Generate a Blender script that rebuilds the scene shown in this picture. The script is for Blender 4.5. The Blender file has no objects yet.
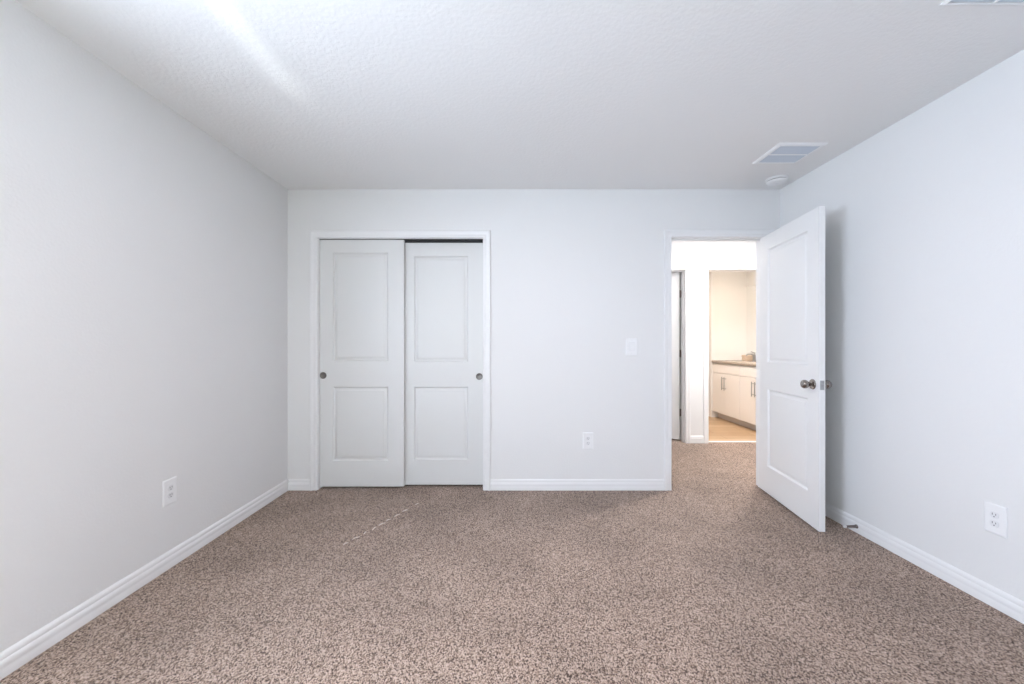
import bpy, bmesh, math, random
from math import pi, sin, cos, radians
from mathutils import Vector, Matrix

S = bpy.context.scene
C = bpy.context.collection
random.seed(4)

# ------------------------------------------------------------------ camera
F = 395.6
cam_d = bpy.data.cameras.new('camera')
cam_d.sensor_width = 36.0
cam_d.lens = F * 36.0 / 1024.0
cam_d.shift_x = 1.0 / 1024.0
cam_d.shift_y = 1.8 / 1024.0
cam_d.clip_start = 0.05
cam = bpy.data.objects.new('camera', cam_d)
cam.location = (0, 0, 1.186)
cam.rotation_euler = (pi / 2, 0, 0)
C.objects.link(cam)
S.camera = cam

# ------------------------------------------------------------------ world, lights, exposure
S.view_settings.view_transform = 'Standard'
S.view_settings.look = 'None'
S.view_settings.gamma = 1.0
S.view_settings.use_curve_mapping = False
S.view_settings.exposure = -0.06
S.cycles.use_light_tree = False

world = bpy.data.worlds.new('sky')
S.world = world
world.use_nodes = True
wn = world.node_tree
for n in list(wn.nodes):
    wn.nodes.remove(n)
w_out = wn.nodes.new('ShaderNodeOutputWorld')
w_bg = wn.nodes.new('ShaderNodeBackground')
w_bg.inputs['Color'].default_value = (0.62, 0.78, 1.0, 1)
w_bg.inputs['Strength'].default_value = 1.0
wn.links.new(w_bg.outputs[0], w_out.inputs[0])


def area(name, loc, direction, sx, sy, power, col):
    d = bpy.data.lights.new(name, 'AREA')
    d.shape = 'RECTANGLE'
    d.size, d.size_y = sx, sy
    d.energy = power
    d.color = col
    o = bpy.data.objects.new(name, d)
    o.location = loc
    o.rotation_euler = Vector(direction).to_track_quat('-Z', 'Y').to_euler()
    C.objects.link(o)
    return o


def point(name, loc, power, col, r=0.08):
    d = bpy.data.lights.new(name, 'POINT')
    d.energy = power
    d.color = col
    d.shadow_soft_size = r
    o = bpy.data.objects.new(name, d)
    o.location = loc
    C.objects.link(o)
    return o


def disk(name, loc, power, col, r=0.12):
    d = bpy.data.lights.new(name, 'AREA')
    d.shape = 'DISK'
    d.size = 2 * r
    d.energy = power
    d.color = col
    o = bpy.data.objects.new(name, d)
    o.location = loc
    C.objects.link(o)
    return o


# daylight in the bedroom window (left wall, beside the camera) and the one behind the camera
area('window_daylight', (-2.02, 0.23, 1.42), (1, 0, 0.05), 1.22, 1.25, 143, (0.705, 0.80, 1.0))
area('rear_window_daylight', (-0.8, -0.62, 1.45), (0, 1, 0), 1.5, 1.25, 32, (1.0, 0.985, 0.88))
glint = area('sun_glint_from_outside', (-1.08, -0.90, 1.453), (0, 1, 0.387), 0.085, 0.26, 0.05, (0.95, 0.97, 1.0))
glint.data.spread = radians(2.5)
disk('bedroom_bulb', (0.07, 1.25, 2.396), 15.5, (1.0, 0.82, 0.84), 0.125)
disk('hall_light', (2.45, 3.88, 2.396), 42, (1.0, 0.98, 0.97), 0.125)
point('hall_light', (2.45, 3.88, 2.28), 13, (0.97, 0.97, 1.0), 0.12)
point('hall_light', (1.22, 3.95, 2.28), 4.5, (0.97, 0.97, 1.0), 0.12)  # added lamp, source unseen, brightens the left hall door and its jamb
point('vanity_bulb', (3.58, 5.75, 2.16), 1.2, (1.0, 0.80, 0.58), 0.06)
point('vanity_bulb', (3.58, 5.45, 2.16), 1.2, (1.0, 0.80, 0.58), 0.06)
disk('bathroom_fill', (2.60, 5.35, 2.396), 27, (1.0, 0.83, 0.67), 0.125)  # added lamp, source unseen, evens the light on walls and vanity fronts
disk('bathroom_fill', (2.90, 7.20, 2.396), 12, (1.0, 0.83, 0.67), 0.125)  # added lamp, source unseen, lightens the dark alcove past the partition

# ------------------------------------------------------------------ materials
MATS = {}


def mat(name, col, rough=0.5, metal=0.0, spec=0.5, bump=None, emit=None):
    m = bpy.data.materials.new(name)
    m.use_nodes = True
    nt = m.node_tree
    b = nt.nodes['Principled BSDF']
    b.inputs['Base Color'].default_value = (*col, 1)
    b.inputs['Roughness'].default_value = rough
    b.inputs['Metallic'].default_value = metal
    b.inputs['Specular IOR Level'].default_value = spec
    if emit:
        b.inputs['Emission Color'].default_value = (*emit[0], 1)
        b.inputs['Emission Strength'].default_value = emit[1]
    if bump:
        scale, strength, dist, detail = bump
        g = nt.nodes.new('ShaderNodeNewGeometry')
        nz = nt.nodes.new('ShaderNodeTexNoise')
        nz.inputs['Scale'].default_value = scale
        nz.inputs['Detail'].default_value = detail
        bp = nt.nodes.new('ShaderNodeBump')
        bp.inputs['Strength'].default_value = strength
        bp.inputs['Distance'].default_value = dist
        nt.links.new(g.outputs['Position'], nz.inputs['Vector'])
        nt.links.new(nz.outputs['Fac'], bp.inputs['Height'])
        nt.links.new(bp.outputs['Normal'], b.inputs['Normal'])
    MATS[name] = m
    return m


mat('wall_paint', (0.80, 0.80, 0.80), 0.75, spec=0.25, bump=(90, 0.25, 0.004, 3))
mat('trim_paint', (0.84, 0.84, 0.845), 0.35, spec=0.5)
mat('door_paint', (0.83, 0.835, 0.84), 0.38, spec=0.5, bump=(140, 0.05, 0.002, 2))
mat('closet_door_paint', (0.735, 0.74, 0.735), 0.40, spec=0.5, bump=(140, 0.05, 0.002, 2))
mat('white_plastic', (0.87, 0.875, 0.885), 0.35)
mat('socket_plastic', (0.80, 0.805, 0.82), 0.35)
mat('dark_slot', (0.16, 0.16, 0.17), 0.6)
mat('gasket_grey', (0.25, 0.26, 0.28), 0.6)
mat('vent_metal', (0.88, 0.89, 0.90), 0.4)
mat('vent_louver', (0.60, 0.65, 0.72), 0.45)
mat('duct_shade', (0.20, 0.22, 0.26), 0.8)  # dark colour stands for the shade inside the duct
mat('satin_nickel', (0.30, 0.275, 0.26), 0.22, metal=1.0)
mat('brushed_steel', (0.42, 0.43, 0.44), 0.38, metal=1.0)
mat('dull_nickel', (0.20, 0.19, 0.18), 0.42, metal=0.85)
mat('bronze_hinge', (0.25, 0.21, 0.20), 0.38, metal=0.8)
mat('rubber_white', (0.85, 0.85, 0.85), 0.6)
mat('cabinet_white', (0.86, 0.83, 0.81), 0.4)
mat('toe_kick', (0.62, 0.60, 0.60), 0.6)
mat('porcelain', (0.86, 0.85, 0.83), 0.12)
mat('mirror_glass', (0.92, 0.93, 0.93), 0.02, metal=1.0)
mat('tan_card', (0.68, 0.55, 0.44), 0.7)
mat('lint', (0.72, 0.63, 0.57), 0.9)
mat('shade_glass', (0.95, 0.93, 0.9), 0.3, emit=((1.0, 0.90, 0.78), 3.0))
mat('bath_shade_glass', (0.95, 0.93, 0.9), 0.3, emit=((1.0, 0.85, 0.68), 2.0))
mat('track_shade_metal', (0.03, 0.03, 0.033), 0.6, metal=0.2)  # near black: shade of the gap above the closet doors put into the colour


def ceiling_material():
    m = mat('ceiling_texture', (0.86, 0.86, 0.86), 0.85, spec=0.15)
    nt = m.node_tree
    b = nt.nodes['Principled BSDF']
    g = nt.nodes.new('ShaderNodeNewGeometry')
    n1 = nt.nodes.new('ShaderNodeTexNoise')
    n1.inputs['Scale'].default_value = 55
    n1.inputs['Detail'].default_value = 3
    n1.inputs['Roughness'].default_value = 0.55
    r = nt.nodes.new('ShaderNodeValToRGB')
    r.color_ramp.elements[0].position = 0.40
    r.color_ramp.elements[1].position = 0.60
    bp = nt.nodes.new('ShaderNodeBump')
    bp.inputs['Strength'].default_value = 0.10
    bp.inputs['Distance'].default_value = 0.006
    nt.links.new(g.outputs['Position'], n1.inputs['Vector'])
    nt.links.new(n1.outputs['Fac'], r.inputs['Fac'])
    nt.links.new(r.outputs['Color'], bp.inputs['Height'])
    nt.links.new(bp.outputs['Normal'], b.inputs['Normal'])


def carpet_material():
    m = mat('carpet', (0.4, 0.33, 0.29), 0.95, spec=0.05)
    nt = m.node_tree
    b = nt.nodes['Principled BSDF']
    b.inputs['Sheen Weight'].default_value = 0.15
    b.inputs['Sheen Roughness'].default_value = 0.6
    g = nt.nodes.new('ShaderNodeNewGeometry')
    fine = nt.nodes.new('ShaderNodeTexVoronoi')
    fine.inputs['Scale'].default_value = 290
    sep = nt.nodes.new('ShaderNodeSeparateColor')
    clump = nt.nodes.new('ShaderNodeTexNoise')
    clump.inputs['Scale'].default_value = 120
    clump.inputs['Detail'].default_value = 3
    pile = nt.nodes.new('ShaderNodeMix')
    pile.data_type = 'FLOAT'
    pile.inputs[0].default_value = 0.42
    ramp = nt.nodes.new('ShaderNodeValToRGB')
    e = ramp.color_ramp.elements
    e[0].position, e[0].color = 0.28, (0.060, 0.034, 0.025, 1)
    e[1].position, e[1].color = 0.72, (0.545, 0.415, 0.34, 1)
    mid = ramp.color_ramp.elements.new(0.46)
    mid.color = (0.280, 0.193, 0.145, 1)
    broad = nt.nodes.new('ShaderNodeTexNoise')
    broad.inputs['Scale'].default_value = 2.6
    broad.inputs['Detail'].default_value = 3
    mr = nt.nodes.new('ShaderNodeMapRange')
    mr.inputs['From Min'].default_value = 0.3
    mr.inputs['From Max'].default_value = 0.7
    mr.inputs['To Min'].default_value = 0.85
    mr.inputs['To Max'].default_value = 1.12
    mul = nt.nodes.new('ShaderNodeMix')
    mul.data_type = 'RGBA'
    mul.blend_type = 'MULTIPLY'
    mul.inputs[0].default_value = 1.0
    bp = nt.nodes.new('ShaderNodeBump')
    bp.inputs['Strength'].default_value = 0.7
    bp.inputs['Distance'].default_value = 0.012
    L = nt.links.new
    L(g.outputs['Position'], broad.inputs['Vector'])
    L(g.outputs['Position'], clump.inputs['Vector'])
    mp = nt.nodes.new('ShaderNodeMapping')
    mp.inputs['Scale'].default_value = (1.0, 0.65, 1.0)
    L(g.outputs['Position'], mp.inputs['Vector'])
    L(mp.outputs['Vector'], fine.inputs['Vector'])
    L(fine.outputs['Color'], sep.inputs[0])
    L(sep.outputs[0], pile.inputs[2])
    L(clump.outputs['Fac'], pile.inputs[3])
    L(pile.outputs[0], ramp.inputs['Fac'])
    L(broad.outputs['Fac'], mr.inputs['Value'])
    L(ramp.outputs['Color'], mul.inputs[6])
    L(mr.outputs['Result'], mul.inputs[7])
    L(mul.outputs[2], b.inputs['Base Color'])
    L(pile.outputs[0], bp.inputs['Height'])
    L(bp.outputs['Normal'], b.inputs['Normal'])


def plank_material():
    m = mat('vinyl_plank', (0.55, 0.38, 0.24), 0.45)
    nt = m.node_tree
    b = nt.nodes['Principled BSDF']
    g = nt.nodes.new('ShaderNodeNewGeometry')
    br = nt.nodes.new('ShaderNodeTexBrick')
    br.inputs['Color1'].default_value = (0.58, 0.41, 0.26, 1)
    br.inputs['Color2'].default_value = (0.47, 0.31, 0.18, 1)
    br.inputs['Mortar'].default_value = (0.30, 0.19, 0.11, 1)
    br.inputs['Scale'].default_value = 1.0
    br.inputs['Brick Width'].default_value = 0.9
    br.inputs['Row Height'].default_value = 0.17
    br.inputs['Mortar Size'].default_value = 0.003
    nz = nt.nodes.new('ShaderNodeTexNoise')
    nz.inputs['Scale'].default_value = 12
    mp = nt.nodes.new('ShaderNodeMapping')
    mp.inputs['Scale'].default_value = (0.6, 5, 1)
    mix = nt.nodes.new('ShaderNodeMix')
    mix.data_type = 'RGBA'
    mix.blend_type = 'MULTIPLY'
    mix.inputs[0].default_value = 0.35
    L = nt.links.new
    L(g.outputs['Position'], br.inputs['Vector'])
    L(g.outputs['Position'], mp.inputs['Vector'])
    L(mp.outputs['Vector'], nz.inputs['Vector'])
    L(br.outputs['Color'], mix.inputs[6])
    L(nz.outputs['Fac'], mix.inputs[7])
    L(mix.outputs[2], b.inputs['Base Color'])


def stone_material():
    m = mat('stone_counter', (0.40, 0.34, 0.29), 0.25)
    nt = m.node_tree
    b = nt.nodes['Principled BSDF']
    g = nt.nodes.new('ShaderNodeNewGeometry')
    nz = nt.nodes.new('ShaderNodeTexNoise')
    nz.inputs['Scale'].default_value = 120
    r = nt.nodes.new('ShaderNodeValToRGB')
    r.color_ramp.elements[0].position = 0.35
    r.color_ramp.elements[0].color = (0.24, 0.20, 0.17, 1)
    r.color_ramp.elements[1].position = 0.65
    r.color_ramp.elements[1].color = (0.52, 0.45, 0.39, 1)
    nt.links.new(g.outputs['Position'], nz.inputs['Vector'])
    nt.links.new(nz.outputs['Fac'], r.inputs['Fac'])
    nt.links.new(r.outputs['Color'], b.inputs['Base Color'])


def glass_material():
    m = bpy.data.materials.new('window_glass')
    m.use_nodes = True
    nt = m.node_tree
    for n in list(nt.nodes):
        nt.nodes.remove(n)
    o = nt.nodes.new('ShaderNodeOutputMaterial')
    t = nt.nodes.new('ShaderNodeBsdfTransparent')
    t.inputs['Color'].default_value = (0.96, 0.98, 0.97, 1)
    gl = nt.nodes.new('ShaderNodeBsdfGlossy')
    gl.inputs['Roughness'].default_value = 0.02
    mx = nt.nodes.new('ShaderNodeMixShader')
    mx.inputs[0].default_value = 0.06
    nt.links.new(t.outputs[0], mx.inputs[1])
    nt.links.new(gl.outputs[0], mx.inputs[2])
    nt.links.new(mx.outputs[0], o.inputs[0])
    MATS['window_glass'] = m


ceiling_material()
carpet_material()
plank_material()
stone_material()
glass_material()

# ------------------------------------------------------------------ mesh helpers


def box(bm, x0, x1, y0, y1, z0, z1, M=None):
    v = [bm.verts.new(p) for p in ((x0, y0, z0), (x1, y0, z0), (x1, y1, z0), (x0, y1, z0),
                                   (x0, y0, z1), (x1, y0, z1), (x1, y1, z1), (x0, y1, z1))]
    for f in ((0, 3, 2, 1), (4, 5, 6, 7), (0, 1, 5, 4), (1, 2, 6, 5), (2, 3, 7, 6), (3, 0, 4, 7)):
        bm.faces.new([v[i] for i in f])
    if M:
        for q in v:
            q.co = M @ q.co
    return v


def rbox(bm, x0, x1, y0, y1, z0, z1, r=0.003, seg=2, M=None):
    """box with bevelled edges"""
    t = bmesh.new()
    box(t, x0, x1, y0, y1, z0, z1)
    bmesh.ops.bevel(t, geom=list(t.edges), offset=r, segments=seg, profile=0.5, affect='EDGES')
    merge(bm, t, M)


def merge(bm, t, M=None):
    t.verts.ensure_lookup_table()
    mp = {}
    for v in t.verts:
        mp[v] = bm.verts.new((M @ v.co) if M else v.co)
    for f in t.faces:
        try:
            bm.faces.new([mp[v] for v in f.verts])
        except ValueError:
            pass
    t.free()


def lathe(bm, prof, M=None, seg=32):
    """prof: (radius, height) pairs, axis Z"""
    rings = []
    for r, h in prof:
        if r < 1e-6:
            rings.append([bm.verts.new((0, 0, h))])
        else:
            rings.append([bm.verts.new((r * cos(2 * pi * k / seg), r * sin(2 * pi * k / seg), h)) for k in range(seg)])
    for a, b in zip(rings, rings[1:]):
        for k in range(seg):
            l = (k + 1) % seg
            if len(a) == 1 and len(b) == 1:
                continue
            if len(a) == 1:
                bm.faces.new((a[0], b[k], b[l]))
            elif len(b) == 1:
                bm.faces.new((a[k], b[0], a[l]))
            else:
                bm.faces.new((a[k], b[k], b[l], a[l]))
    if M:
        for ring in rings:
            for v in ring:
                v.co = M @ v.co
    return rings


def tube(bm, pts, r, seg=10):
    pts = [Vector(p) for p in pts]
    rings = []
    up = None
    for i, p in enumerate(pts):
        d = (pts[min(i + 1, len(pts) - 1)] - pts[max(i - 1, 0)]).normalized()
        if up is None:
            up = d.orthogonal().normalized()
        up = (up - d * up.dot(d)).normalized()
        s = d.cross(up)
        rr = r[i] if isinstance(r, (list, tuple)) else r
        rings.append([bm.verts.new(p + up * rr * cos(2 * pi * k / seg) + s * rr * sin(2 * pi * k / seg)) for k in range(seg)])
    for a, b in zip(rings, rings[1:]):
        for k in range(seg):
            l = (k + 1) % seg
            bm.faces.new((a[k], a[l], b[l], b[k]))
    bm.faces.new(list(reversed(rings[0])))
    bm.faces.new(rings[-1])


def obj(name, bm, m, parent=None, smooth=False, angle=40):
    bmesh.ops.recalc_face_normals(bm, faces=bm.faces)
    me = bpy.data.meshes.new(name)
    bm.to_mesh(me)
    bm.free()
    me.materials.append(MATS[m])
    if smooth:
        me.polygons.foreach_set('use_smooth', [True] * len(me.polygons))
        me.set_sharp_from_angle(angle=radians(angle))
    o = bpy.data.objects.new(name, me)
    C.objects.link(o)
    if parent:
        o.parent = parent
    return o


def tag(o, label, cat, group=None, kind=None):
    o['label'] = label
    o['category'] = cat
    if group:
        o['group'] = group
    if kind:
        o['kind'] = kind
    return o


def thing(name, loc, label, cat, rotz=0.0, group=None, kind=None):
    o = bpy.data.objects.new(name, None)
    o.empty_display_size = 0.05
    o.location = loc
    o.rotation_euler = (0, 0, rotz)
    C.objects.link(o)
    return tag(o, label, cat, group, kind)


def struct(name, bm, m, label, cat, smooth=False):
    return tag(obj(name, bm, m, None, smooth), label, cat, kind='structure')


def copy_tree(o, parent=None):
    c = o.copy()
    C.objects.link(c)
    if parent:
        c.parent = parent
    for ch in list(o.children):
        copy_tree(ch, c)
    return c


def B():
    return bmesh.new()


# ------------------------------------------------------------------ sizes
XL, XR = -1.814, 2.183          # bedroom side walls
YB = 3.211                      # bedroom far wall (room face)
YB2 = YB + 0.115                # its hall face
YF = -0.42                      # wall behind the camera
H = 2.44
CX0, CX1, CH = -1.566, -0.228, 2.042     # closet clear opening
DX0, DX1, DH = 1.303, 2.062, 2.048       # bedroom doorway clear opening
YH, YH2 = 4.73, 4.845           # hall far wall
HH = 2.070                      # head of the two hall doorways
LX0, LX1 = 1.318, 2.080         # hall door on the left (clear)
BX0, BX1 = 2.362, 3.124         # bathroom doorway (clear)
J = 0.018                       # jamb board thickness
BXR = 3.80                      # bathroom right wall

# ------------------------------------------------------------------ structure
b = B(); box(b, -2.0, 4.2, -0.6, 4.79, -0.12, 0.0); box(b, 0.9, 2.20, 4.79, 6.4, -0.12, 0)
struct('floor', b, 'carpet', 'speckled beige and brown carpet covering the bedroom and hall', 'floor')
b = B(); box(b, 2.20, 4.2, 4.79, 8.3, -0.12, 0.002)
struct('floor_bathroom', b, 'vinyl_plank', 'tan wood-look plank floor of the bathroom', 'floor')
b = B(); box(b, -2.0, 4.2, -0.6, 8.3, H, H + 0.12)
struct('ceiling', b, 'ceiling_texture', 'white knockdown-textured ceiling', 'ceiling')

# left wall with the window beside the camera
WY0, WY1, WZ0, WZ1 = -0.34, 0.80, 0.78, 2.06
b = B()
box(b, XL - 0.15, XL, YF - 0.15, WY0, 0, H)
box(b, XL - 0.15, XL, WY1, 4.0, 0, H)
box(b, XL - 0.15, XL, WY0, WY1, 0, WZ0)
box(b, XL - 0.15, XL, WY0, WY1, WZ1, H)
struct('wall_left', b, 'wall_paint', 'plain white painted bedroom wall on the left', 'wall')

b = B()
RX0, RX1, RZ0, RZ1 = -1.55, -0.05, 0.80, 2.06
box(b, XL, RX0, YF - 0.12, YF, 0, H)
box(b, RX1, XR, YF - 0.12, YF, 0, H)
box(b, RX0, RX1, YF - 0.12, YF, 0, RZ0)
box(b, RX0, RX1, YF - 0.12, YF, RZ1, H)
struct('wall_front', b, 'wall_paint', 'white bedroom wall behind the camera', 'wall')

b = B(); box(b, XR, XR + 0.115, YF - 0.12, YB2, 0, H)
struct('wall_right', b, 'wall_paint', 'plain white painted bedroom wall on the right', 'wall')

b = B()
box(b, XL, CX0 - J, YB, YB2, 0, H)
box(b, CX1 + J, DX0 - J, YB, YB2, 0, H)
box(b, DX1 + J, XR, YB, YB2, 0, H)
box(b, CX0 - J, CX1 + J, YB, YB2, CH + J, H)
box(b, DX0 - J, DX1 + J, YB, YB2, DH + J, H)
struct('wall_back', b, 'wall_paint', 'white bedroom wall holding the closet and the doorway', 'wall')

b = B()
box(b, -1.964, 0.10, 3.95, 4.05, 0, H)
box(b, 0.0, 0.10, YB2, 3.95, 0, H)
struct('wall_closet', b, 'wall_paint', 'white walls inside the closet behind the sliding doors', 'wall')

b = B()
box(b, 0.9, LX0 - J, YH, YH2, 0, H)
box(b, LX1 + J, BX0 - J, YH, YH2, 0, H)
box(b, BX1 + J, 4.1, YH, YH2, 0, H)
box(b, LX0 - J, LX1 + J, YH, YH2, HH + J, H)
box(b, BX0 - J, BX1 + J, YH, YH2, HH + J, H)
struct('wall_hall', b, 'wall_paint', 'bright white hall wall seen through the doorway', 'wall')
b = B()
box(b, 0.78, 0.90, YB2, YH2, 0, H)
box(b, 4.1, 4.2, YB2, YH2, 0, H)
struct('wall_hall_ends', b, 'wall_paint', 'white end walls of the hall', 'wall')
b = B()
box(b, XR + 0.115, 4.2, YB2 - 0.1, YB2, 0, H)
struct('wall_hall_near', b, 'wall_paint', 'near hall wall beyond the bedroom', 'wall')
b = B()
box(b, 2.10, 2.22, YH2, 8.1, 0, H)
box(b, BXR, BXR + 0.12, YH2, 8.1, 0, H)
box(b, 2.22, BXR, 8.0, 8.1, 0, H)
struct('wall_bathroom', b, 'wall_paint', 'warmly lit bathroom walls', 'wall')
b = B(); box(b, 3.235, BXR, 6.385, 6.495, 0, H)
struct('wall_partition', b, 'wall_paint', 'short bathroom wall at the far end of the vanity', 'wall')
b = B()
box(b, 0.9, 1.0, YH2, 6.4, 0, H)
box(b, 1.0, 2.10, 6.3, 6.4, 0, H)
struct('wall_far_room', b, 'wall_paint', 'unlit walls of the room behind the left hall door', 'wall')


# mouldings -----------------------------------------------------------
CAS = [(0.0, 0.0), (0.0, 0.010), (0.006, 0.014), (0.016, 0.0145), (0.022, 0.011), (0.030, 0.012),
       (0.040, 0.017), (0.050, 0.0185), (0.056, 0.016), (0.058, 0.012), (0.058, 0.0)]


def casing(bm, x0, x1, ztop, y, ny):
    """mitred three-sided casing on a wall of constant y, standing out towards ny"""
    rv = 0.004
    rows = []
    for u, v in CAS:
        yy = y + ny * v
        rows.append([(x0 - rv - u, yy, 0), (x0 - rv - u, yy, ztop + rv + u),
                     (x1 + rv + u, yy, ztop + rv + u), (x1 + rv + u, yy, 0)])
    vs = [[bm.verts.new(p) for p in r] for r in rows]
    for a, c in zip(vs, vs[1:]):
        for k in range(3):
            bm.faces.new((a[k], a[k + 1], c[k + 1], c[k]))
    for k in (0, 3):
        bm.faces.new([r[k] for r in vs])


def jamb(bm, x0, x1, ztop, y0, y1):
    box(bm, x0 - J, x0, y0, y1, 0, ztop + J)
    box(bm, x1, x1 + J, y0, y1, 0, ztop + J)
    box(bm, x0, x1, y0, y1, ztop, ztop + J)


def stops(bm, x0, x1, ztop, y0, y1):
    box(bm, x0, x0 + 0.011, y0, y1, 0, ztop)
    box(bm, x1 - 0.011, x1, y0, y1, 0, ztop)
    box(bm, x0 + 0.011, x1 - 0.011, y0, y1, ztop - 0.011, ztop)


b = B(); casing(b, CX0, CX1, CH, YB, -1)
t = struct('trim_1', b, 'trim_paint', 'white moulded casing around the sliding closet doors', 'door frame', True)
b = B(); jamb(b, CX0, CX1, CH, YB, YB2); obj('jamb', b, 'trim_paint', t)
b = B()
box(b, CX0, CX1, YB + 0.022, YB + 0.108, CH - 0.004, CH)
box(b, CX0, CX1, YB + 0.062, YB + 0.066, CH - 0.020, CH)
obj('sliding_track', b, 'track_shade_metal', t)

b = B(); casing(b, DX0, DX1, DH, YB, -1); casing(b, DX0, DX1, DH, YB2, 1)
t = struct('trim_2', b, 'trim_paint', 'white moulded casing around the open bedroom doorway', 'door frame', True)
b = B(); jamb(b, DX0, DX1, DH, YB, YB2); obj('jamb', b, 'trim_paint', t)
b = B(); stops(b, DX0, DX1, DH, YB + 0.040, YB + 0.075); obj('door_stop_strip', b, 'trim_paint', t)

b = B(); casing(b, BX0, BX1, HH, YH, -1)
t = struct('trim_3', b, 'trim_paint', 'white casing around the bathroom doorway across the hall', 'door frame', True)
b = B(); jamb(b, BX0, BX1, HH, YH, YH2); obj('jamb', b, 'trim_paint', t)

b = B(); casing(b, LX0, LX1, HH, YH, -1)
t = struct('trim_4', b, 'trim_paint', 'white casing around the hall door left of the bathroom', 'door frame', True)
b = B(); jamb(b, LX0, LX1, HH, YH, YH2); obj('jamb', b, 'trim_paint', t)
b = B(); stops(b, LX0, LX1, HH, YH + 0.035, YH + 0.072); obj('door_stop_strip', b, 'trim_paint', t)

BASE = [(0.0, 0.0), (0.014, 0.0), (0.0145, 0.030), (0.013, 0.034), (0.0145, 0.040), (0.0135, 0.058), (0.009, 0.064),
        (0.0105, 0.072), (0.008, 0.080), (0.004, 0.087), (0.0, 0.089)]


def base_run(bm, p, q, n):
    """baseboard from p to q (x, y), standing out along n"""
    rows = [[bm.verts.new((p[0] + n[0] * u, p[1] + n[1] * u, z)) for u, z in BASE],
            [bm.verts.new((q[0] + n[0] * u, q[1] + n[1] * u, z)) for u, z in BASE]]
    for k in range(len(BASE) - 1):
        bm.faces.new((rows[0][k], rows[0][k + 1], rows[1][k + 1], rows[1][k]))
    bm.faces.new(rows[0])
    bm.faces.new(list(reversed(rows[1])))


CO = 0.062
b = B(); base_run(b, (XL, YF), (XL, YB), (1, 0))
struct('baseboard_left', b, 'trim_paint', 'white moulded baseboard along the left wall', 'baseboard', True)
b = B(); base_run(b, (XR, YF), (XR, YB), (-1, 0))
struct('baseboard_right', b, 'trim_paint', 'white moulded baseboard along the right wall', 'baseboard', True)
b = B()
base_run(b, (XL + 0.014, YB), (CX0 - CO, YB), (0, -1))
base_run(b, (CX1 + CO, YB), (DX0 - CO, YB), (0, -1))
base_run(b, (DX1 + CO, YB), (XR - 0.014, YB), (0, -1))
struct('baseboard_back', b, 'trim_paint', 'white moulded baseboard along the wall with the closet', 'baseboard', True)
b = B(); base_run(b, (XL + 0.014, YF), (XR - 0.014, YF), (0, 1))
struct('baseboard_front', b, 'trim_paint', 'white baseboard behind the camera', 'baseboard', True)
b = B()
base_run(b, (LX1 + CO, YH), (BX0 - CO, YH), (0, -1))
base_run(b, (BX1 + CO, YH), (4.1, YH), (0, -1))
base_run(b, (0.9, YH), (LX0 - CO, YH), (0, -1))
struct('baseboard_hall', b, 'trim_paint', 'white baseboard of the hall wall seen through the doorway', 'baseboard', True)
b = B(); box(b, BX0, BX1, YH + 0.035, YH + 0.075, 0.0, 0.006)
struct('trim_5', b, 'trim_paint', 'pale threshold strip between hall carpet and bathroom floor', 'threshold')


# windows -------------------------------------------------------------
def window(name, M, w, h, label):
    t = thing(name, (0, 0, 0), label, 'window', kind='structure')
    t.matrix_world = M
    b = B(); f = 0.05
    box(b, 0, w, 0.05, 0.10, 0, f); box(b, 0, w, 0.05, 0.10, h - f, h)
    box(b, 0, f, 0.05, 0.10, f, h - f); box(b, w - f, w, 0.05, 0.10, f, h - f)
    box(b, f, w - f, 0.055, 0.095, h / 2 - 0.02, h / 2 + 0.02)
    obj('window_frame', b, 'trim_paint', t)
    for z0, z1 in ((f, h / 2 - 0.02), (h / 2 + 0.02, h - f)):
        b = B(); box(b, f, w - f, 0.072, 0.076, z0, z1)
        obj('pane', b, 'window_glass', t)
    b = B(); rbox(b, -0.03, w + 0.03, -0.03, 0.05, -0.022, -0.001, 0.004)
    obj('window_sill', b, 'trim_paint', t)


window('window_1', Matrix.Translation((XL, WY0, WZ0)) @ Matrix.Rotation(pi / 2, 4, 'Z'), WY1 - WY0, WZ1 - WZ0,
       'white framed window in the left wall beside the camera')
window('window_2', Matrix.Translation((RX1, YF, RZ0)) @ Matrix.Rotation(pi, 4, 'Z'), RX1 - RX0, RZ1 - RZ0,
       'white framed window in the wall behind the camera')


# ------------------------------------------------------------------ doors
def panel_face(bm, w, h, y, sgn, panels, g=0.0105):
    """one face of a moulded two panel door at depth y, recesses going along sgn"""
    xs = sorted({0.0, w, *[p[0] for p in panels], *[p[1] for p in panels]})
    zs = sorted({0.0, h, *[p[2] for p in panels], *[p[3] for p in panels]})
    V = {}

    def vert(x, z, d=0.0):
        k = (round(x, 5), round(z, 5), round(d, 5))
        if k not in V:
            V[k] = bm.verts.new((x, y + sgn * d, z))
        return V[k]
    for x0, x1 in zip(xs, xs[1:]):
        for z0, z1 in zip(zs, zs[1:]):
            if (x0, x1, z0, z1) in panels:
                loops = []
                for ins, d in ((0, 0), (0.003, 0.004), (0.011, g), (0.017, g), (0.022, g * 0.85), (0.034, 0.002), (0.040, 0.0015)):
                    loops.append([vert(x0 + ins, z0 + ins, d), vert(x1 - ins, z0 + ins, d),
                                  vert(x1 - ins, z1 - ins, d), vert(x0 + ins, z1 - ins, d)])
                for a, c in zip(loops, loops[1:]):
                    for k in range(4):
                        l = (k + 1) % 4
                        bm.faces.new((a[k], a[l], c[l], c[k]))
                bm.faces.new(loops[-1])
            else:
                bm.faces.new((vert(x0, z0), vert(x1, z0), vert(x1, z1), vert(x0, z1)))
    return xs, zs


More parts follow.
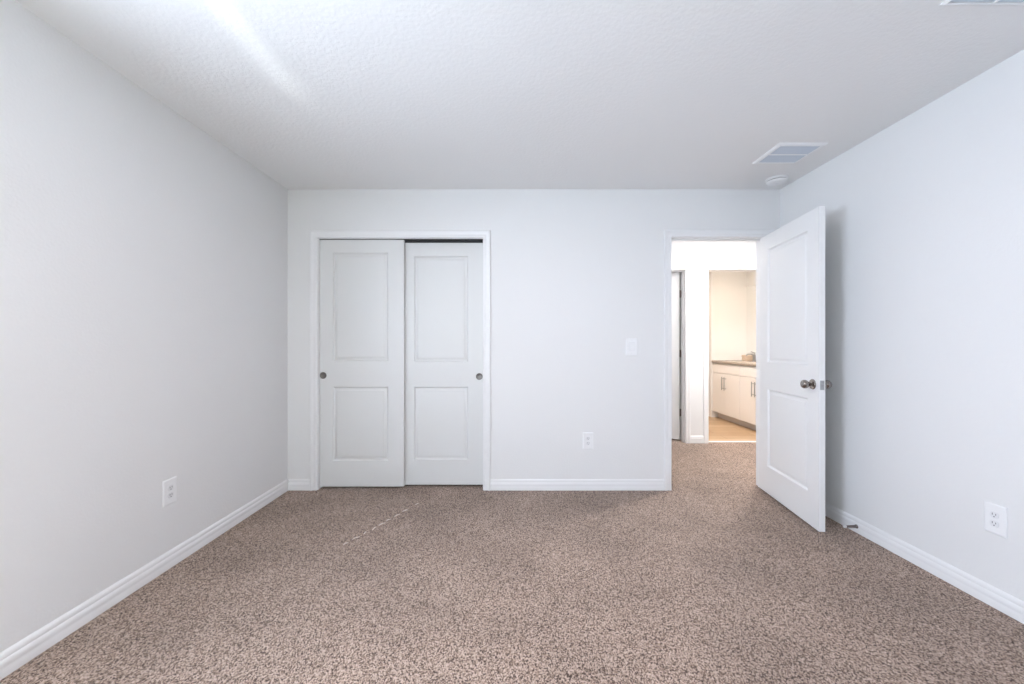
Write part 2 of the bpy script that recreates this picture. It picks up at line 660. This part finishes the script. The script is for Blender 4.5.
def panel_door(w, h, t, panels):
    bm = B()
    panel_face(bm, w, h, 0.0, 1, panels)
    panel_face(bm, w, h, t, -1, panels)
    rim = B()
    box(rim, 0, w, 0, t, 0, h)
    rim.faces.ensure_lookup_table()
    bmesh.ops.delete(rim, geom=[f for f in rim.faces if abs(f.calc_center_median().y - t / 2) > t * 0.4], context='FACES_ONLY')
    merge(bm, rim)
    bmesh.ops.remove_doubles(bm, verts=bm.verts, dist=1e-5)
    return bm


def finger_pull(parent, x, z, y=0.0):
    M = Matrix.Translation((x, y, z)) @ Matrix.Rotation(pi / 2, 4, 'X')
    b = B()
    lathe(b, [(0.0275, -0.001), (0.028, 0.0018), (0.0265, 0.0034), (0.0235, 0.0034), (0.0215, 0.0016), (0.0195, 0.0005), (0.0, 0.0003)], M, 36)
    return obj('finger_pull', b, 'dull_nickel', parent, True)


# sliding closet doors
FW = 0.688
t = thing('door_1', (CX0 + 0.001, YB + 0.026, 0.018), 'left white two-panel sliding closet door, in front of the other', 'door', kind='structure')
pl = (0.107, 0.560)
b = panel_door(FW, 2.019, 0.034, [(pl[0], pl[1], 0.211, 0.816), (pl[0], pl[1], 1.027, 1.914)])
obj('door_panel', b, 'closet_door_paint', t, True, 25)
finger_pull(t, 0.0285, 0.909)
t = thing('door_2', (CX1 - 0.001 - FW, YB + 0.070, 0.018), 'right white two-panel sliding closet door, behind the left one', 'door', kind='structure')
pl = (0.113, 0.562)
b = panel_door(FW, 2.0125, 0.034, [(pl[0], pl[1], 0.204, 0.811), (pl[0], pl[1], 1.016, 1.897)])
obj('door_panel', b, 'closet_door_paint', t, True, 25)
finger_pull(t, FW - 0.034, 0.897)


def hinge(parent, x, y, z, h=0.09):
    b = B()
    lathe(b, [(0, 0), (0.0062, 0), (0.0062, h), (0, h)], Matrix.Translation((x, y, z)), 12)
    return b


def lockset(parent, x, z, t):
    for s, y0 in ((-1, 0.0), (1, t)):
        M = Matrix.Translation((x, y0, z)) @ Matrix.Rotation(pi / 2 * (1 if s < 0 else -1), 4, 'X')
        b = B()
        lathe(b, [(0.033, 0.0), (0.033, 0.004), (0.030, 0.008), (0.020, 0.010), (0.012, 0.011)], M, 32)
        r = obj('rosette', b, 'satin_nickel', parent, True)
        b = B()
        lathe(b, [(0.011, 0.010), (0.011, 0.022), (0.016, 0.028), (0.024, 0.035), (0.0275, 0.045),
                  (0.0265, 0.056), (0.020, 0.064), (0.010, 0.068), (0.0, 0.069)], M, 32)
        obj('knob', b, 'satin_nickel', parent, True)


# open bedroom door: local x runs from hinge to free edge along the hall-side face (y = 0), thickness towards +y
DW, DT = 0.756, 0.035
TH = radians(82.0)
pin = Vector((DX1 - 0.004, YB - 0.004, 0.0))
ux = Vector((-cos(TH), -sin(TH), 0))       # along the leaf
uy = Vector((sin(TH), -cos(TH), 0))        # from hall-side face to room-side face
org = pin - uy * DT
M = Matrix(((ux.x, uy.x, 0, org.x), (ux.y, uy.y, 0, org.y), (0, 0, 1, 0.016), (0, 0, 0, 1)))
t = thing('door_3', (0, 0, 0), 'white two-panel bedroom door standing open against the right wall', 'door', kind='structure')
t.matrix_world = M
DHt = 2.026
b = panel_door(DW, DHt, DT, [(0.118, DW - 0.118, 0.212, 0.815), (0.118, DW - 0.118, 1.026, DHt - 0.118)])
obj('door_panel', b, 'door_paint', t, True, 25)
lockset(t, DW - 0.062, 0.912, DT)
b = B(); rbox(b, DW - 0.001, DW + 0.0015, 0.006, DT - 0.006, 0.883, 0.941, 0.001, 1)
lp = obj('latch_plate', b, 'brushed_steel', t)
b = B(); rbox(b, DW + 0.0014, DW + 0.011, 0.010, DT - 0.012, 0.903, 0.921, 0.002, 2)
obj('latch_bolt', b, 'brushed_steel', lp)
for z in (0.25, 0.98, 1.74):
    b = hinge(t, -0.003, DT + 0.004, z)
    obj('hinge', b, 'bronze_hinge', t, True)

# hall door, opening away from the hall
TH2 = radians(42.0)
pin = Vector((LX1 - 0.003, YH2 + 0.004, 0.0))
ux = Vector((-cos(TH2), sin(TH2), 0))
uy = Vector((-sin(TH2), -cos(TH2), 0))      # towards the hall-side face
org = pin
M = Matrix(((ux.x, uy.x, 0, org.x), (ux.y, uy.y, 0, org.y), (0, 0, 1, 0.016), (0, 0, 0, 1)))
t = thing('door_4', (0, 0, 0), 'white hall door standing ajar left of the bathroom, hinges showing', 'door', kind='structure')
t.matrix_world = M
b = panel_door(DW, 2.048, DT, [(0.118, DW - 0.118, 0.212, 0.815), (0.118, DW - 0.118, 1.026, 1.930)])
obj('door_panel', b, 'door_paint', t, True, 25)
lockset(t, DW - 0.062, 0.912, DT)
for z in (0.285, 1.005, 1.735):
    b = hinge(t, -0.005, 0.006, z)
    hg = obj('hinge', b, 'bronze_hinge', t, True)
    b = B(); box(b, -0.0025, -0.0005, 0.003, DT - 0.004, z, z + 0.09)
    obj('hinge_leaf', b, 'bronze_hinge', hg)


# ------------------------------------------------------------------ wall plates
def plate_base(b, w, h, d=0.006):
    """plate in the xz plane facing -y"""
    prof = [(0.0, 0.0), (0.0, -0.003), (0.002, -d + 0.0012), (0.006, -d)]
    loops = [[b.verts.new((sx * (w / 2 - i), y, sz * (h / 2 - i))) for sx, sz in ((-1, -1), (1, -1), (1, 1), (-1, 1))] for i, y in prof]
    for a, c in zip(loops, loops[1:]):
        for k in range(4):
            b.faces.new((a[k], a[(k + 1) % 4], c[(k + 1) % 4], c[k]))
    b.faces.new(loops[-1])
    b.faces.new(list(reversed(loops[0])))


def outlet(loc, rz, label):
    t = thing('wall_outlet', loc, label, 'outlet', rz, 'white duplex wall outlets')
    b = B(); plate_base(b, 0.084, 0.134)
    obj('cover_plate', b, 'white_plastic', t)
    for s in (-1, 1):
        zc = s * 0.0195
        b = B()
        prof = [(0.0172, -0.0058), (0.0172, -0.0076), (0.0162, -0.0084), (0.0, -0.0084)]
        seg = 28
        rings = []
        for r, y in prof:
            rings.append([b.verts.new((r * cos(2 * pi * k / seg), y, zc + max(-0.0145, min(0.0145, r * 1.02 * sin(2 * pi * k / seg))))) for k in range(seg)] if r else [b.verts.new((0, y, zc))])
        for a, c in zip(rings, rings[1:]):
            for k in range(seg):
                l = (k + 1) % seg
                b.faces.new((a[k], a[l], c[l], c[k]) if len(c) > 1 else (a[k], a[l], c[0]))
        f = obj('socket', b, 'socket_plastic', t)
        b = B()
        box(b, -0.0075, -0.0052, -0.0090, -0.0080, zc - 0.001, zc + 0.008)
        box(b, 0.0052, 0.0075, -0.0090, -0.0080, zc - 0.0005, zc + 0.007)
        lathe(b, [(0.0027, 0), (0.0027, 0.0008), (0, 0.0008)], Matrix.Translation((0, -0.0082, zc - 0.0075)) @ Matrix.Rotation(pi / 2, 4, 'X'), 12)
        obj('slots', b, 'dark_slot', f)
    b = B(); lathe(b, [(0.0035, 0.0), (0.0035, 0.0008), (0.0, 0.0012)], Matrix.Translation((0, -0.006, 0)) @ Matrix.Rotation(pi / 2, 4, 'X'), 12)
    obj('screw', b, 'white_plastic', t)
    return t


outlet((0.625, YB, 0.400), 0, 'white duplex outlet low on the far wall between closet and doorway')
outlet((XL, 2.101, 0.402), pi / 2, 'white duplex outlet low on the left wall')
outlet((XR, 1.781, 0.396), -pi / 2, 'white duplex outlet low on the right wall at the frame edge')

t = thing('light_switch', (0.979, YB, 1.163), 'white rocker light switch plate on the far wall left of the doorway', 'switch')
b = B(); plate_base(b, 0.096, 0.144, 0.008); obj('cover_plate', b, 'white_plastic', t)
b = B(); box(b, -0.0225, 0.0225, -0.0088, -0.0078, -0.035, 0.035); obj('rocker_surround', b, 'socket_plastic', t)
b = B()
v = [b.verts.new(p) for p in ((-0.020, -0.0086, -0.031), (0.020, -0.0086, -0.031), (0.020, -0.0086, 0.031), (-0.020, -0.0086, 0.031),
                              (-0.0195, -0.0105, -0.0295), (0.0195, -0.0105, -0.0295), (0.0195, -0.017, 0.0295), (-0.0195, -0.017, 0.0295))]
for f in ((0, 1, 5, 4), (1, 2, 6, 5), (2, 3, 7, 6), (3, 0, 4, 7), (4, 5, 6, 7), (3, 2, 1, 0)):
    b.faces.new([v[i] for i in f])
obj('rocker', b, 'white_plastic', t)
for z in (-0.052, 0.052):
    b = B(); lathe(b, [(0.0035, 0.0), (0.0035, 0.0008), (0.0, 0.0012)], Matrix.Translation((0, -0.008, z)) @ Matrix.Rotation(pi / 2, 4, 'X'), 12)
    obj('screw', b, 'socket_plastic', t)


# ------------------------------------------------------------------ ceiling fittings
def vent(cx, cy, w, d, label, nsl, split, fr=0.028):
    t = thing('ceiling_vent', (cx, cy, H), label, 'vent', group='white ceiling vents')
    b = B()
    prof = [(0.0, 0.0), (0.001, -0.004), (0.010, -0.010), (fr - 0.004, -0.011), (fr, -0.007), (fr, 0.0)]
    loops = [[b.verts.new((sx * (w / 2 - i), sy * (d / 2 - i), z)) for sx, sy in ((-1, -1), (1, -1), (1, 1), (-1, 1))] for i, z in prof]
    for a, c in zip(loops, loops[1:]):
        for k in range(4):
            b.faces.new((a[k], a[(k + 1) % 4], c[(k + 1) % 4], c[k]))
    obj('vent_frame', b, 'vent_metal', t)
    b = B(); box(b, -w / 2 + fr - 0.001, w / 2 - fr + 0.001, -d / 2 + fr - 0.001, d / 2 - fr + 0.001, -0.0012, -0.0004)
    obj('duct_shade_plate', b, 'duct_shade', t)  # dark plate standing in for the unlit duct above the louvers
    iw, idp = w / 2 - fr, d / 2 - fr
    if split == 'y':
        b = B(); rbox(b, -iw, iw, -0.006, 0.006, -0.0105, -0.001, 0.002, 1); obj('middle_bar', b, 'vent_metal', t)
        halves = [(-iw, iw, -idp, -0.006), (-iw, iw, 0.006, idp)]
    else:
        b = B(); rbox(b, -0.006, 0.006, -idp, idp, -0.0105, -0.001, 0.002, 1); obj('middle_bar', b, 'vent_metal', t)
        halves = [(-iw, -0.006, -idp, idp), (0.006, iw, -idp, idp)]
    for x0, x1, y0, y1 in halves:
        b = B()
        for k in range(nsl):
            yc = y0 + (k + 0.5) * (y1 - y0) / nsl
            M = Matrix.Translation((0, yc, -0.0055)) @ Matrix.Rotation(radians(-35), 4, 'X')
            box(b, x0, x1, -0.0052, 0.0052, -0.0006, 0.0006, M)
        obj('louver', b, 'vent_louver', t)
    return t


vent(1.826, 2.606, 0.305, 0.280, 'square louvered ceiling vent above the open door, beside the smoke detector', 10, 'y')
vent(1.766, 1.300, 0.366, 0.324, 'louvered ceiling vent cut off by the top right frame edge', 18, 'x', 0.016)

t = thing('smoke_detector', (2.022, 3.010, H), 'round white smoke detector on the ceiling in the far right corner', 'smoke detector')
FL = Matrix.Scale(-1, 4, (0, 0, 1))
b = B(); lathe(b, [(0.0, 0.0), (0.076, 0.0), (0.077, 0.005), (0.074, 0.010), (0.066, 0.012), (0.0, 0.012)], FL, 40)
obj('mounting_base', b, 'white_plastic', t, True)
b = B(); lathe(b, [(0.058, 0.011), (0.0625, 0.012), (0.0625, 0.016), (0.058, 0.017)], FL, 40)
obj('sensor_gap', b, 'gasket_grey', t, True)
b = B(); lathe(b, [(0.060, 0.0155), (0.067, 0.017), (0.066, 0.023), (0.059, 0.030), (0.042, 0.034), (0.018, 0.035), (0.0, 0.035)], FL, 40)
bd = obj('body', b, 'white_plastic', t, True)
b = B(); lathe(b, [(0.011, 0.0348), (0.011, 0.037), (0.009, 0.0378), (0.0, 0.0378)], FL, 20)
obj('test_button', b, 'socket_plastic', bd, True)


def ceiling_lamp(loc, label):
    t = thing('ceiling_lamp', loc, label, 'ceiling light', group='flush ceiling lights')
    b = B(); lathe(b, [(0.0, 0.0), (0.152, 0.0), (0.155, 0.006), (0.150, 0.020), (0.140, 0.028), (0.134, 0.028), (0.132, 0.022)], FL, 48)
    obj('lamp_base', b, 'white_plastic', t, True)
    b = B(); lathe(b, [(0.133, 0.022), (0.131, 0.030), (0.110, 0.036), (0.060, 0.040), (0.0, 0.041)], FL, 48)
    obj('lamp_shade', b, 'shade_glass', t, True)
    return t


ceiling_lamp((0.07, 1.25, H), 'flat round ceiling light in the bedroom just above the frame')
ceiling_lamp((2.45, 3.88, H), 'flat round ceiling light in the hall before the bathroom doorway')
ceiling_lamp((1.22, 3.95, H), 'flat round ceiling light added out of view at the left end of the hall')
ceiling_lamp((2.60, 5.35, H), 'flat round ceiling light added out of view over the bathroom vanity aisle')
ceiling_lamp((2.90, 7.20, H), 'flat round ceiling light added out of view to lighten the toilet alcove')

# ------------------------------------------------------------------ door stop on the right baseboard
t = thing('door_stop', (XR - 0.0145, 2.482, 0.040), 'small spring door stop with white tip on the right baseboard', 'door stop')
Mx = Matrix.Rotation(-pi / 2, 4, 'Y')
b = B(); lathe(b, [(0.0, 0.0), (0.012, 0.0), (0.012, 0.003), (0.008, 0.008), (0.0, 0.009)], Mx, 20)
obj('mount', b, 'satin_nickel', t, True)
b = B()
pts = []
for k in range(14 * 12 + 1):
    a = 2 * pi * k / 12
    rr = 0.0072 - 0.0022 * k / (14 * 12)
    pts.append((-0.006 - 0.062 * k / (14 * 12), rr * cos(a), rr * sin(a)))
tube(b, pts, 0.0016, 6)
obj('spring', b, 'bronze_hinge', t, True)
b = B(); lathe(b, [(0.0, 0.066), (0.0068, 0.066), (0.0085, 0.070), (0.0085, 0.079), (0.006, 0.082), (0.0, 0.082)], Mx, 16)
obj('tip', b, 'rubber_white', t, True)

# ------------------------------------------------------------------ pale lint flecks on the carpet
flecks = [(345.5, 544), (356, 538.5), (365, 533.5), (374, 529), (382, 524.5), (388.5, 520.5), (397, 516), (405, 511), (417, 504.5)]
order = ['nearest the camera', 'second from the camera end', 'third from the camera end', 'fourth from the camera end', 'in the middle',
         'fourth from the closet end', 'third from the closet end', 'second from the closet end', 'nearest the closet doors']
for i, (px, py) in enumerate(flecks):
    Y = F * 1.186 / (py - 343.8)
    X = (px - 511.0) * Y / F
    b = B()
    L = random.uniform(0.014, 0.026)
    pts = [(-L, random.uniform(-.004, .004), 0.0015), (-L * 0.4, random.uniform(-.003, .003), 0.004),
           (L * 0.3, random.uniform(-.003, .003), 0.004), (L, random.uniform(-.004, .004), 0.0015)]
    tube(b, pts, [0.0015, 0.0032, 0.0034, 0.0015], 8)
    o = obj('lint_fleck', b, 'lint', None, True)
    o.location = (X, Y, 0.001)
    o.rotation_euler = (0, 0, radians(60 + random.uniform(-20, 20)))
    tag(o, 'pale lint fleck in the dashed line on the carpet, ' + order[i], 'lint', 'pale lint flecks on the carpet')

# ------------------------------------------------------------------ bathroom
VX = 3.27
VYs = [(5.635, 6.385), (4.885, 5.635)]


def bar_pull(parent, y, z0, z1):
    b = B()
    x = VX - 0.020 - 0.032
    tube(b, [(x, y, z0), (x, y, z1)], 0.006, 10)
    for z in (z0 + 0.025, z1 - 0.025):
        tube(b, [(x, y, z), (VX - 0.019, y, z)], 0.0045, 8)
    obj('bar_pull', b, 'brushed_steel', parent, True)


for (y0, y1), lb in zip(VYs, ('white bathroom vanity cabinet at the far end against the partition wall',
                              'white bathroom vanity cabinet nearest the bathroom door, cut by the open door')):
    t = thing('vanity_cabinet', (0, 0, 0), lb, 'cabinet', group='white vanity cabinets')
    b = B(); box(b, VX, BXR - 0.002, y0 + 0.0006, y1 - 0.0006, 0.10, 0.882)
    obj('cabinet_body', b, 'cabinet_white', t)
    b = B(); box(b, VX + 0.07, BXR - 0.002, y0 + 0.0006, y1 - 0.0006, 0.002, 0.10)
    obj('toe_kick', b, 'toe_kick', t)
    b = B(); rbox(b, VX - 0.020, VX - 0.0005, y0 + 0.004, y1 - 0.004, 0.735, 0.872, 0.002, 1)
    obj('drawer_front', b, 'cabinet_white', t)
    ym = (y0 + y1) / 2
    for a, c, hy in ((y0 + 0.004, ym - 0.0015, ym - 0.034), (ym + 0.0015, y1 - 0.004, ym + 0.034)):
        b = B(); rbox(b, VX - 0.020, VX - 0.0005, a, c, 0.105, 0.727, 0.002, 1)
        d = obj('cabinet_door', b, 'cabinet_white', t)
        bar_pull(d, hy, 0.48, 0.68)

b = B(); rbox(b, VX - 0.035, BXR - 0.002, 4.875, 6.383, 0.8825, 0.922, 0.004, 2)
ct = tag(obj('countertop', b, 'stone_counter', None, True), 'grey-brown speckled stone countertop on the vanity cabinets', 'countertop')
b = B(); rbox(b, BXR - 0.022, BXR - 0.002, 4.875, 6.383, 0.9225, 1.02, 0.002, 1)
obj('backsplash', b, 'wall_paint', ct)
b = B(); rbox(b, BXR - 0.008, BXR - 0.001, 4.90, 6.375, 1.035, 2.10, 0.002, 1)
tag(obj('wall_mirror', b, 'mirror_glass'), 'large frameless mirror on the bathroom wall above the vanity', 'mirror')

# tan box, faucet
t = thing('storage_box', (3.712, 6.20, 0.9225), 'small tan box on the far end of the vanity counter', 'box')
b = B(); rbox(b, -0.066, 0.060, -0.05, 0.05, 0.0, 0.082, 0.006, 2); obj('box_body', b, 'tan_card', t, True)
b = B(); rbox(b, -0.069, 0.063, -0.053, 0.053, 0.060, 0.088, 0.006, 2); obj('lid', b, 'tan_card', t, True)

t = thing('faucet', (3.70, 6.02, 0.9225), 'chrome faucet on the vanity counter beside the tan box', 'faucet')
b = B(); lathe(b, [(0.0, 0.0), (0.028, 0.0), (0.028, 0.006), (0.020, 0.012), (0.019, 0.10), (0.0, 0.105)], None, 24); obj('faucet_body', b, 'brushed_steel', t, True)
b = B(); tube(b, [(0, 0, 0.085), (-0.05, 0, 0.105), (-0.10, 0, 0.10), (-0.12, 0, 0.085)], 0.010, 12); obj('spout', b, 'brushed_steel', t, True)
b = B(); tube(b, [(0, 0, 0.10), (0.01, 0, 0.125), (-0.05, 0, 0.145)], 0.007, 10); obj('lever', b, 'brushed_steel', t, True)

# vanity lamp
t = thing('vanity_lamp', (BXR, 5.60, 2.20), 'three-globe lamp bar on the wall above the bathroom mirror', 'wall lamp')
b = B(); rbox(b, -0.03, -0.001, -0.33, 0.33, -0.05, 0.05, 0.006, 2); obj('lamp_bar', b, 'satin_nickel', t, True)
for y in (-0.24, 0.0, 0.24):
    b = B(); lathe(b, [(0.0, -0.075), (0.03, -0.07), (0.055, -0.045), (0.062, -0.01), (0.052, 0.03), (0.034, 0.05), (0.0, 0.055)], Matrix.Translation((-0.10, y, -0.03)), 24)
    g = obj('lamp_shade', b, 'bath_shade_glass', t, True)
    b = B(); tube(b, [(-0.03, y, 0.0), (-0.10, y, 0.02)], 0.012, 10); obj('lamp_arm', b, 'satin_nickel', g, True)

# toilet beyond the partition, against the right wall, facing left
t = thing('toilet', (BXR, 7.12, 0.0), 'white toilet beyond the vanity, only a sliver showing', 'toilet')
b = B(); rbox(b, -0.215, -0.015, -0.22, 0.22, 0.37, 0.72, 0.03, 3); tk = obj('tank', b, 'porcelain', t, True)
b = B(); rbox(b, -0.225, -0.008, -0.23, 0.23, 0.722, 0.755, 0.01, 2); obj('tank_lid', b, 'porcelain', tk, True)
b = B()


def oval(z, cx, a, c, n=28):
    return [b.verts.new((cx + a * cos(2 * pi * k / n), c * sin(2 * pi * k / n), z)) for k in range(n)]


rings = [oval(0.002, -0.36, 0.24, 0.11), oval(0.05, -0.36, 0.23, 0.10), oval(0.18, -0.37, 0.22, 0.10), oval(0.28, -0.42, 0.25, 0.15),
         oval(0.36, -0.44, 0.275, 0.182), oval(0.385, -0.44, 0.28, 0.186), oval(0.385, -0.44, 0.20, 0.12), oval(0.30, -0.44, 0.15, 0.09), oval(0.24, -0.42, 0.06, 0.05)]
for a, c in zip(rings, rings[1:]):
    for k in range(28):
        l = (k + 1) % 28
        b.faces.new((a[k], a[l], c[l], c[k]))
b.faces.new(rings[0]); b.faces.new(rings[-1])
obj('bowl', b, 'porcelain', t, True)
b = B()
rings = [oval(0.387, -0.44, 0.275, 0.182), oval(0.405, -0.44, 0.285, 0.19), oval(0.418, -0.44, 0.275, 0.183), oval(0.422, -0.44, 0.15, 0.10)]
for a, c in zip(rings, rings[1:]):
    for k in range(28):
        l = (k + 1) % 28
        b.faces.new((a[k], a[l], c[l], c[k]))
b.faces.new(rings[0]); b.faces.new(rings[-1])
obj('seat_lid', b, 'porcelain', t, True)
